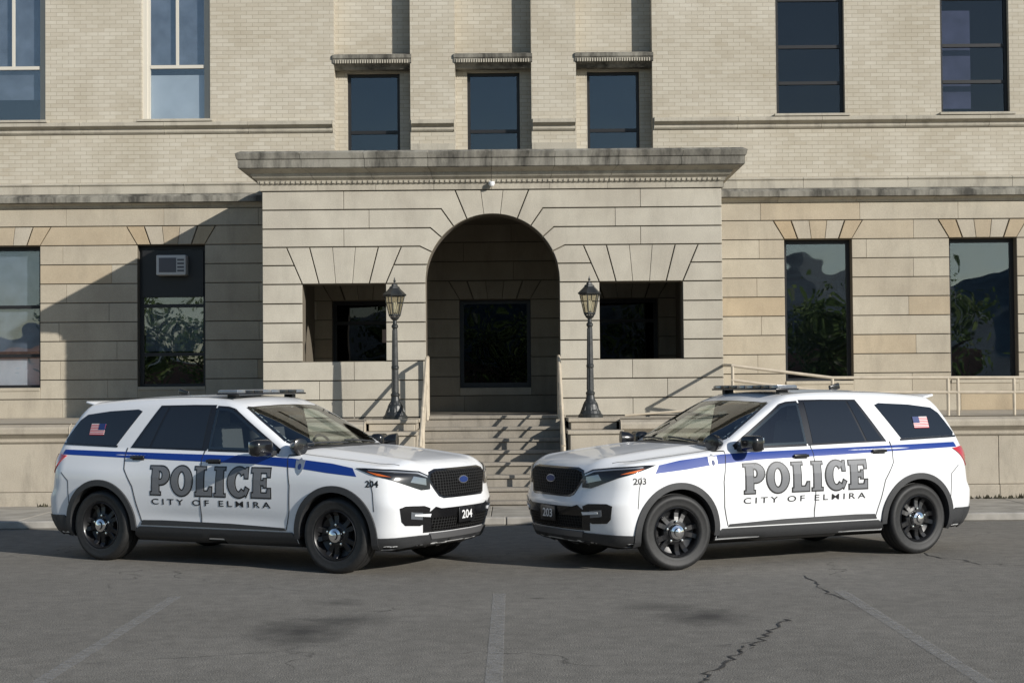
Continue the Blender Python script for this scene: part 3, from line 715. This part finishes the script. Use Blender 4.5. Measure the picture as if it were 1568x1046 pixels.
def rbox(name,c,s,mat,parent,bev=.01,seg=3,rot=(0,0,0)):
    bm=bmesh.new(); bmesh.ops.create_cube(bm,size=1)
    for v in bm.verts: v.co=Vector((v.co.x*s[0],v.co.y*s[1],v.co.z*s[2]))
    bmesh.ops.bevel(bm,geom=bm.edges[:],offset=bev,segments=seg,affect='EDGES',profile=.5)
    me=bpy.data.meshes.new(name); bm.to_mesh(me); bm.free(); me.materials.append(mat); me.polygons.foreach_set('use_smooth',[True]*len(me.polygons))
    o=bpy.data.objects.new(name,me); o.location=c; o.rotation_euler=rot; return link(o,parent)
def ell(cx,cy,rx,ry,n=24): return [(cx+rx*math.cos(2*math.pi*i/n),cy+ry*math.sin(2*math.pi*i/n)) for i in range(n)]
def empty_child(name,parent,loc):
    e=bpy.data.objects.new(name,None); e.location=loc; e.empty_display_size=.1; return link(e,parent)
def wheel(parent,x,s,steer=0):
    W=empty_child('wheel',parent,(x,s*.862,ZA)); W.rotation_euler=(0,0,steer)
    t=MB()
    prof=[(.245,-.12),(.262,-.125),(.32,-.128),(.352,-.12),(.370,-.10),(.374,-.07),(.368,-.068),(.368,-.06),(.375,-.058),(.375,-.01),(.368,-.008),(.368,.002),(.375,.004),(.375,.055),(.368,.057),(.368,.066),(.374,.068),(.370,.10),(.352,.12),(.338,.126),(.32,.128),(.315,.125),(.272,.126),(.256,.122),(.246,.112)]
    t.lathe([(r,h*s) for r,h in prof],seg=56,axis='y'); t.obj('tyre',M_tire,W,smooth=True)
    t=MB()
    t.lathe([(r,h*s) for r,h in[(.247,-.11),(.247,.118),(.241,.123),(.232,.112),(.224,.07),(.212,.03),(.15,.005),(0,.005)]],seg=48,axis='y')
    t.obj('rim',M_rim,W,smooth=True)
    t=MB()
    t.lathe([(r,h*s) for r,h in[(.135,.02),(.128,.066),(.095,.080),(0,.082)]],seg=32,axis='y')
    for i in range(10):
        a=2*math.pi*i/10+(.10 if i%2 else -.10)
        ca,sa=math.cos(a),math.sin(a)
        pts=[(.095,.076),(.15,.064),(.19,.060),(.232,.088),(.232,.03),(.15,.02),(.095,.03)]
        w=.027; vs=[]
        for r,h_ in pts:
            for ww in(-w,w): vs.append((r*sa+ww*ca,h_*s,r*ca-ww*sa))
        n=len(pts); fs=[tuple(range(0,2*n,2)),tuple(range(2*n-1,0,-2))]+[(2*i_,2*i_+1,(2*i_+3)%(2*n),(2*i_+2)%(2*n)) for i_ in range(n)]
        t.add(vs,fs)
    t.obj('spokes',M_rim,W,.006)
    t=MB(); t.lathe([(r,h*s) for r,h in[(.080,.078),(.080,.098),(.068,.122),(.044,.132),(.038,.15),(.02,.156),(0,.157)]],seg=24,axis='y')
    for i in range(5):
        a=2*math.pi*i/5; t.lathe([(.012,.08*s),(.012,.102*s),(0,.104*s)],(.103*math.sin(a),0,.103*math.cos(a)),8,'y')
    t.obj('hub_cap',M_chrome,W,smooth=True)
def annulus(cx,cz,r0,r1,a0,a1,n=34):
    out=[]
    for i in range(n):
        a=math.radians(a0+(a1-a0)*i/n);b=math.radians(a0+(a1-a0)*(i+1)/n)
        out.append([(cx+r0*math.cos(a),cz+r0*math.sin(a)),(cx+r1*math.cos(a),cz+r1*math.sin(a)),(cx+r1*math.cos(b),cz+r1*math.sin(b)),(cx+r0*math.cos(b),cz+r0*math.sin(b))])
    return out
def polybm(polys):
    bm=bmesh.new()
    for p in polys: bm.faces.new([bm.verts.new((a,b,0)) for a,b in p])
    bmesh.ops.remove_doubles(bm,verts=bm.verts[:],dist=1e-4); return bm
def build_car(C,num,steer):
    link(bpy.data.objects.new('body_shell',BODY),C)
    for x in(AXF,AXR):
        for s in(-1,1): wheel(C,x,s,steer if x>0 else 0)
    for s in(-1,1):
        S=('side',s)
        for ax in(AXF,AXR):
            decal('wheel_arch_trim',S,None,M_clad,C,.022,.07,.3,.3,bm=polybm(annulus(ax,ZA,.425,.488,-14 if ax>0 else -4,186 if ax>0 else 194)))
        decal('rocker_trim',S,[[(-.98,.24),(1.13,.24),(1.11,.35),(1.07,.385),(-.90,.385),(-.95,.35)]],M_clad,C,.02,.05)
        decal('door_lower_trim',S,[[(-.88,.400),(1.0,.400),(.98,.425),(.3,.447),(-.6,.455),(-.85,.45)]],M_clad,C,.012,.02)
        decal('rear_lower_trim',S,[[(-2.20,.24),(-1.88,.24),(-1.90,.42),(-1.95,.47),(-2.20,.47)]],M_clad,C,.014,.03)
        ring_=FDG+[FDG[0]]
        decal('door_glass_seal',S,strip(ring_,.045),M_gloss,C,.003,.004)
        decal('window_surround',S,[[(-.06,1.18),(-.06,1.65),(-.35,1.652),(-.80,1.646),(-1.09,1.20)]],M_gloss,C,.0035,.006)
        decal('front_door_glass',S,[FDG],M_dglass,C,.006,.002)
        decal('rear_door_glass',S,[[(-.12,1.200),(-.12,1.624),(-.35,1.632),(-.66,1.628),(-.80,1.21)]],M_cglass,C,.007,.004)
        decal('rear_door_quarter_glass',S,[[(-.83,1.21),(-.69,1.627),(-.775,1.622),(-1.03,1.214)]],M_cglass,C,.007,.004)
        decal('rear_quarter_glass',S,[[(-1.30,1.225),(-1.04,1.585),(-1.10,1.605),(-1.50,1.585),(-1.82,1.548),(-1.91,1.49),(-2.07,1.275),(-2.05,1.245)]],M_cglass,C,.004,.006)
        decal('quarter_edge_trim',S,strip([(-1.28,1.213),(-2.09,1.235)],.02),M_gloss,C,.006,.004)
        fx,fz=-1.62,1.33; fw_,fh=.21,.12
        decal('flag_field',S,[[(fx-fw_/2,fz),(fx+fw_/2,fz),(fx+fw_/2,fz+fh),(fx-fw_/2,fz+fh)]],M_flagw,C,.008,.002)
        decal('flag_stripes',S,[[(fx-fw_/2,fz+fh*k/7),(fx+fw_/2,fz+fh*k/7),(fx+fw_/2,fz+fh*(k+.5)/7),(fx-fw_/2,fz+fh*(k+.5)/7)] for k in range(7)],M_flagr,C,.010,.001)
        u0=fx+fw_/2; decal('flag_canton',S,[[(u0-.09,fz+fh*.45),(u0,fz+fh*.45),(u0,fz+fh),(u0-.09,fz+fh)]],M_flagb,C,.012,.001)
        decal('side_stripe',S,[[(1.80,1.035),(1.55,1.075),(1.05,1.120),(.6,1.134),(-.5,1.148),(-2.02,1.172),(-2.02,1.122),(-.5,1.082),(.6,1.058),(1.15,1.024),(1.5,.985),(1.86,.955)]],M_blue,C,.003,.002)
        decal('door_seams',S,strip([(1.0,.41),(1.05,.6),(1.06,.85),(1.0,1.15)],.008)+strip([(-.075,.41),(-.08,1.18)],.008)+strip([(-.86,.41),(-.93,.62),(-.98,.80),(-1.10,.98),(-1.13,1.20)],.008)+strip([(1.0,1.15),(1.12,1.15)],.008),M_seam,C,.004,.002)
        decal('fender_seams',S,strip([(2.02,.93),(2.05,.80),(2.06,.62)],.007)+strip([(-1.88,.50),(-1.89,.84),(-2.0,.93)],.007),M_seam,C,.0025,.002)
        for hx,hz in((.09,1.075),(-.93,1.098)):
            loc,n,_,_=bvh.ray_cast(Vector((hx,s*1.6,hz)),Vector((0,-s,0)))
            rbox('door_handle',loc+n*.022,(.19,.022,.032),M_gloss,C,.009); rbox('door_handle_cup',loc+n*.002,(.16,.014,.05),M_seam,C,.005)
        fl=s>0; px0,px1=-.74,.82; z0,z1=.725,1.015
        decal('lettering_police_outline',S,policebm(.014,px0,px1,z0,z1,fl),M_dblk,C,.0035,.001,.1,.1,smooth=False)
        decal('lettering_police',S,policebm(0,px0,px1,z0,z1,fl),M_grey,C,.006,.001,.1,.1,smooth=False)
        bm=textbm('CITY OF ELMIRA',.006,1.5); rr=bbox(bm); fitbm(bm,rr,-.72,.82,.620,.680,fl); decal('lettering_city',S,None,M_dblk,C,.0035,.001,.1,.1,bm=bm,smooth=False)
        bm=textbm(num,.02); rr=bbox(bm)
        fitbm(bm,rr,1.97,2.11,.855,.92,fl); decal('fender_number',S,None,M_dblk,C,.004,.001,.1,.1,bm=bm,smooth=False)
        cr_=[(1.17+dx,1.035+dz) for dx,dz in((0,.09),(.03,.065),(.055,.07),(.05,.0),(.03,-.045),(0,-.075),(-.03,-.045),(-.05,.0),(-.055,.07),(-.03,.065))]
        decal('shield_crest',S,[cr_],M_silver,C,.006,.002)
        decal('shield_centre',S,[ell(1.17,1.04,.022,.03,12)],M_flagb,C,.008,.001)
        P=lambda L_:[(s*a,b) for a,b in L_]
        decal('headlight',('cylF',),[P([(33,.82),(33.5,.95),(40,.995),(52,1.014),(62,1.026),(70,1.034),(76,1.034),(71,1.005),(64,.965),(56,.925),(50,.885),(44,.845),(39,.815)])],M_gloss,C,.010,.02,3,.04)
        decal('headlight_projector',('cylF',),[P([(36,.86),(36,.925),(44,.950),(46,.895)])],M_lens,C,.013,.004,3,.04)
        decal('headlight_led',('cylF',),[P([(35,.945),(41,.982),(55,1.002),(68,1.018),(68,1.010),(55,.990),(41,.968),(35,.933)])],M_silver,C,.014,.004,3,.04)
        decal('headlight_marker',('cylF',),[P([(56,.950),(62,.980),(69,1.005),(63,.966)])],M_amber,C,.013,.004,3,.04)
        decal('fog_vent',('cylF',),[P([(35,.50),(34,.64),(38,.665),(49,.67),(52,.65),(51,.52),(49,.48),(40,.47)])],M_gloss,C,.006,.02,3,.04)
        decal('fog_lamp',('cylF',),[P([(39,.53),(39,.60),(46,.61),(46,.545)])],M_lens,C,.012,.004,3,.04)
        decal('fog_vent_blade',('cylF',),[P([(34,.555),(33.5,.585),(44,.588),(44,.572)])],M_paint,C,.016,.01,3,.04)
        decal('tail_lamp',('cylR',),[P([(36,.93),(36,1.10),(58,1.125),(66,1.11),(61,1.04),(57,.97),(52,.91)])],M_red,C,.012,.02,3,.04)
        decal('hood_gap',('top',),strip([(1.12,s*.845),(1.6,s*.84),(2.0,s*.80),(2.2,s*.74)],.008),M_seam,C,.002,.002)
        rbox('mirror_stalk',(.80,s*.955,1.17),(.09,.12,.05),M_clad,C,.015)
        rbox('mirror_housing',(.78,s*1.08,1.225),(.15,.24,.165),M_gloss,C,.05,4,rot=(0,0,s*.18))
        rbox('mirror_glass',(.70,s*1.075,1.225),(.01,.19,.125),M_chrome,C,.004)
        t=MB(); t.lathe([(0,-.10),(.045,-.09),(.072,-.04),(.082,.02),(.086,.045),(.078,.05),(0,.045)],(0,0,0),24,'y'); so=t.obj('spotlight',M_gloss,C,smooth=True); so.location=(1.09,s*.875,1.235); so.rotation_euler=(0,0,math.radians(-90)+s*.35)
        t=MB(); t.tube((1.05,s*.85,1.20),(.98,s*.80,1.16),.015); t.tube((1.09,s*.875,1.235),(1.05,s*.85,1.18),.02); t.obj('spotlight_bracket',M_gloss,C)
        decal('roof_ditch',('top',),strip([(.05,s*.585),(-1.0,s*.60),(-1.85,s*.56)],.015),M_clad,C,.003,.003)
        rbox('seat_back',(-.22,s*.38,1.12),(.16,.52,.62),M_seat,C,.05,rot=(0,-.15,0)); rbox('headrest',(-.29,s*.38,1.50),(.09,.25,.17),M_seat,C,.03)
    decal('windshield',('top',),[WSP],M_wglass,C,.003,.003,.06,.06)
    decal('windshield_frit',('top',),strip(WSP+[WSP[0]],.05),M_gloss,C,.0015,.003,.06,.06)
    cw=[(1.23,0),(1.21,.3),(1.15,.6),(1.03,.80),(.99,.80),(.99,.74),(1.06,.56),(1.11,.3),(1.125,0)]
    decal('cowl',('top',),[cw+[(a,-b) for a,b in cw[-2:0:-1]]],M_clad,C,.005,.006)
    rbox('dashboard',(.83,0,1.06),(.56,1.55,.16),M_dash,C,.05); rbox('instrument_hood',(.66,.38,1.15),(.2,.36,.06),M_dash,C,.025)
    rbox('partition',(-.45,0,1.20),(.03,1.38,.50),M_dash,C,.01); rbox('laptop',(.42,-.02,1.17),(.03,.30,.20),M_dash,C,.008,rot=(0,-.3,0)); rbox('cabin_floor',(.2,0,.80),(1.9,1.7,.05),M_under,C,.01)
    rbox('rear_view_mirror',(.42,0,1.50),(.03,.24,.07),M_gloss,C,.012)
    bpy_t=MB()
    for i in range(20):
        a=2*math.pi*i/20;b=2*math.pi*(i+1)/20; bpy_t.tube((.52-.06*math.sin(a),.38+.185*math.cos(a),1.14+.17*math.sin(a)),(.52-.06*math.sin(b),.38+.185*math.cos(b),1.14+.17*math.sin(b)),.014,seg=6)
    bpy_t.tube((.52,.38-.18,1.14),(.52,.38+.18,1.14),.02); bpy_t.obj('steering_wheel',M_dash,C)
    for y0,y1 in((.55,-.02),(-.05,-.62)):
        t=MB(); pts=[]
        for i in range(6):
            f=i/5; yy=y0+(y1-y0)*f; xx=1.12-.10*abs(yy)-.06*f
            loc,n,_,_=bvh.ray_cast(Vector((xx,yy,3)),Vector((0,0,-1))); pts.append(loc+n*.02)
        for a,b in zip(pts,pts[1:]): t.tube(a,b,.009,seg=6)
        t.obj('wiper',M_clad,C)
    decal('rear_glass',('rear',),[[(-.62,1.24),(.62,1.24),(.58,1.55),(-.58,1.55)]],M_cglass,C,.004,.006)
    decal('tailgate_trim',('rear',),[[(-.62,.98),(.62,.98),(.62,1.03),(-.62,1.03)]],M_gloss,C,.006,.006)
    decal('rear_bumper_trim',('cylR',),[[(-60,.26),(60,.26),(60,.47),(-60,.47)]],M_clad,C,.014,.03,4,.06)
    rbox('rear_spoiler',(-1.965,0,1.668),(.15,1.10,.028),M_paint,C,.013,rot=(0,.2,0))
    decal('front_lower_trim',('cylF',),[[(-62,.245),(62,.245),(64,.36),(40,.375),(-40,.375),(-64,.36)]],M_clad,C,.014,.03,4,.05)
    decal('grille',('front',),[[(-.555,.92),(-.52,.985),(-.42,1.008),(.42,1.008),(.52,.985),(.555,.92),(.43,.745),(.37,.722),(-.37,.722),(-.43,.745)]],M_gloss,C,.008,.02)
    decal('grille_mesh',('front',),[[(-.525,.92),(-.50,.965),(-.41,.988),(.41,.988),(.50,.965),(.525,.92),(.41,.76),(.36,.742),(-.36,.742),(-.41,.76)]],M_grille,C,.012,.004)
    decal('lower_intake',('front',),[[(-.60,.40),(.60,.40),(.64,.55),(.50,.65),(.42,.63),(-.42,.63),(-.50,.65),(-.64,.55)]],M_gloss,C,.006,.01)
    decal('lower_grille',('front',),[[(-.50,.42),(.50,.42),(.54,.54),(-.54,.54)]],M_grille,C,.010,.006)
    decal('skid_plate',('front',),[[(-.48,.335),(.48,.335),(.52,.39),(-.52,.39)]],M_skid,C,.022,.02)
    decal('badge_ring',('front',),[ell(0,.890,.090,.037)],M_silver,C,.020,.01); decal('badge',('front',),[ell(0,.890,.080,.030)],M_flagb,C,.023,.004)
    loc,n,_,_=bvh.ray_cast(Vector((4,0,.54)),Vector((-1,0,0)))
    px=loc.x+.028; rbox('front_plate',(px,0,.545),(.014,.30,.15),M_dblk,C,.005,2)
    bm=textbm(num,.02); rr=bbox(bm)
    for v in bm.verts:
        fx=(v.co.x-rr[0])/(rr[1]-rr[0]); fz=(v.co.y-rr[2])/(rr[3]-rr[2]); v.co=Vector((px+.009,-.10+.20*fx,.505+.085*fz))
    me=bpy.data.meshes.new('plate_number'); bm.to_mesh(me); bm.free(); me.materials.append(M_flagw); link(bpy.data.objects.new('plate_number',me),C)
    def roofz(x,y): return bvh.ray_cast(Vector((x,y,3)),Vector((0,0,-1)))[0].z
    z0=roofz(0,0)
    rbox('light_bar_base',(-.02,0,z0+.028),(.30,1.20,.018),M_gloss,C,.008)
    for i in range(8):
        rbox('light_bar_module',(-.02,-.525+.15*i,z0+.05),(.26,.145,.034),M_lens if i in(0,3,4,7) else M_cglass,C,.010)
    rbox('light_bar_cap',(-.02,0,z0+.069),(.24,1.16,.008),M_silver,C,.003)
    for y in(-.5,.5): rbox('light_bar_foot',(-.02,y,roofz(0,y)+.015),(.12,.06,.05),M_clad,C,.01)
    rbox('roof_antenna',(-1.1,0,roofz(-1.1,0)+.03),(.14,.035,.07),M_gloss,C,.012,rot=(0,.25,0))
    rbox('chassis',(0,0,.27),(4.1,1.1,.16),M_under,C,.03)
    rbox('front_axle',(AXF,0,ZA),(.12,1.5,.10),M_under,C,.02); rbox('rear_axle',(AXR,0,ZA),(.12,1.5,.10),M_under,C,.02)
C1=empty('police_car',(-2.69,17.67,0),math.radians(-28.5)); build_car(C1,'204',0.02)
C2=empty('police_car',(2.60,17.68,0),math.radians(180+26.9)); build_car(C2,'203',-.12)
# ------------------------------------------------------------------ trees behind the camera (seen in reflections) / hill added to mask horizon glow
def leafmat():
    m,t,b=newmat('foliage'); at=t.nodes.new('ShaderNodeAttribute'); at.attribute_name='tint'
    r=ramp(t,at.outputs['Fac'],[(0,(.06,.10,.03)),(.6,(.12,.18,.06)),(1,(.20,.26,.10))]); t.links.new(r.outputs[0],b.inputs['Base Color']); setp(b,rough=.7)
    tl=t.nodes.new('ShaderNodeBsdfTranslucent'); t.links.new(r.outputs[0],tl.inputs[0]); mx=t.nodes.new('ShaderNodeMixShader'); mx.inputs[0].default_value=.5
    t.links.new(b.outputs[0],mx.inputs[1]); t.links.new(tl.outputs[0],mx.inputs[2]); t.links.new(mx.outputs[0],t.nodes['Material Output'].inputs[0]); return m
M_leaf=leafmat(); M_bark=simple('bark',(.06,.045,.03),.9)
def tree_mesh():
    t=MB(); t.tube((0,0,0),(0,0,2.2),.18,.12); tips=[]
    for i in range(10):
        a=random.uniform(0,6.28); e=random.uniform(.4,1.2); L_=random.uniform(1.3,2.6); z=random.uniform(1.4,2.4)
        p=(L_*math.cos(a)*math.cos(e),L_*math.sin(a)*math.cos(e),z+L_*math.sin(e)); t.tube((0,0,z),p,.08,.03); tips.append(p)
    l=MB()
    for k in range(90):
        p=random.choice(tips); c=Vector(p)+Vector([random.gauss(0,.8) for _ in range(3)])
        tt=random.random()
        for i in range(30):
            q=c+Vector([random.gauss(0,.33) for _ in range(3)]); d=Vector([random.gauss(0,1) for _ in range(3)]).normalized(); u=d.orthogonal()*.08; w=d.cross(u)
            l.add([q-u,q+w,q+u,q-w],[(0,1,2,3)],min(1,max(0,tt+random.uniform(-.2,.2))))
    return t,l
tt,ll=tree_mesh(); me1=None
for i,(x,y,s) in enumerate([(-22,-30,1.3),(-14,-33,1.2),(-6,-36,1.2),(-.5,-34,1.1),(9.5,-30,1.25),(17.5,-30,1.3),(24,-36,1.4),(-32,-20,1.1),(34,-18,1.2),(13.5,-40,1.3),(-18,-42,1.3)]):
    T=empty('tree',(x,y,0),random.uniform(0,6)); T.scale=(s,s,s)
    if me1 is None:
        a=tt.obj('trunk',M_bark,T); b=ll.obj('crown',M_leaf,T); me1,me2=a.data,b.data
    else: link(bpy.data.objects.new('trunk',me1),T); link(bpy.data.objects.new('crown',me2),T)
hb=MB()
for x,w,hh in((-60,22,5),(-34,18,4),(-8,14,3.5),(14,20,4),(44,26,5)): hb.box(x,x+w,-75,-60,0,hh)
hb.obj('distant_brick_building',simple('distant_brick',(.25,.14,.10),.9,ns=.5,na=.3))
hl=MB(); n=90; vs=[]; fs=[]
for i in range(n+1):
    x=-520+1040*i/n; y=-300+.0004*x*x; hgt=24+9*math.sin(x*.013)+5*math.sin(x*.037+1)+3*math.sin(x*.11)
    vs+=[(x,y+40,0),(x,y,hgt*.6),(x,y-40,hgt),(x,y-140,0)]
for i in range(n):
    for k in range(3): a=4*i+k; fs.append((a,a+4,a+5,a+1))
hl.add(vs,fs,.5); hl.obj('horizon_mask_hills',simple('horizon_mask_haze',(.12,.16,.17),.95,ns=.15,na=.3),smooth=False)  # added ridge hides the sky's horizon band in reflections; haze put into its colour
# ------------------------------------------------------------------ light, world, camera
sd_=Vector((1.15,-1,.62)).normalized()
el=math.asin(sd_.z)
S=bpy.data.lights.new('sun','SUN'); S.energy=5.0; S.angle=math.radians(.5); S.color=(1,.955,.885)
so=bpy.data.objects.new('sun',S); link(so); so.rotation_euler=sd_.to_track_quat('Z','Y').to_euler()
w=bpy.data.worlds.new('World'); scene.world=w; w.use_nodes=True; nt=w.node_tree; bg=nt.nodes['Background']
sk=nt.nodes.new('ShaderNodeTexSky'); sk.sky_type='NISHITA'; sk.sun_disc=False; sk.sun_elevation=el; sk.sun_rotation=math.atan2(sd_.x,sd_.y)
sk.air_density=1.0; sk.dust_density=.3; sk.ozone_density=1.3; sk.altitude=300
nt.links.new(sk.outputs[0],bg.inputs[0]); bg.inputs[1].default_value=.105
cd=bpy.data.cameras.new('camera'); cd.lens=57.4; cd.sensor_width=36; cd.clip_end=2000
co=bpy.data.objects.new('camera',cd); link(co); scene.camera=co
pit=math.radians(1.535); roll=math.radians(.5)
co.matrix_world=Matrix.Translation((0,0,1.83))@Matrix.Rotation(math.pi/2+pit,4,'X')@Matrix.Rotation(-roll,4,'Z')
scene.view_settings.view_transform='Standard'; scene.view_settings.look='None'; scene.view_settings.exposure=0
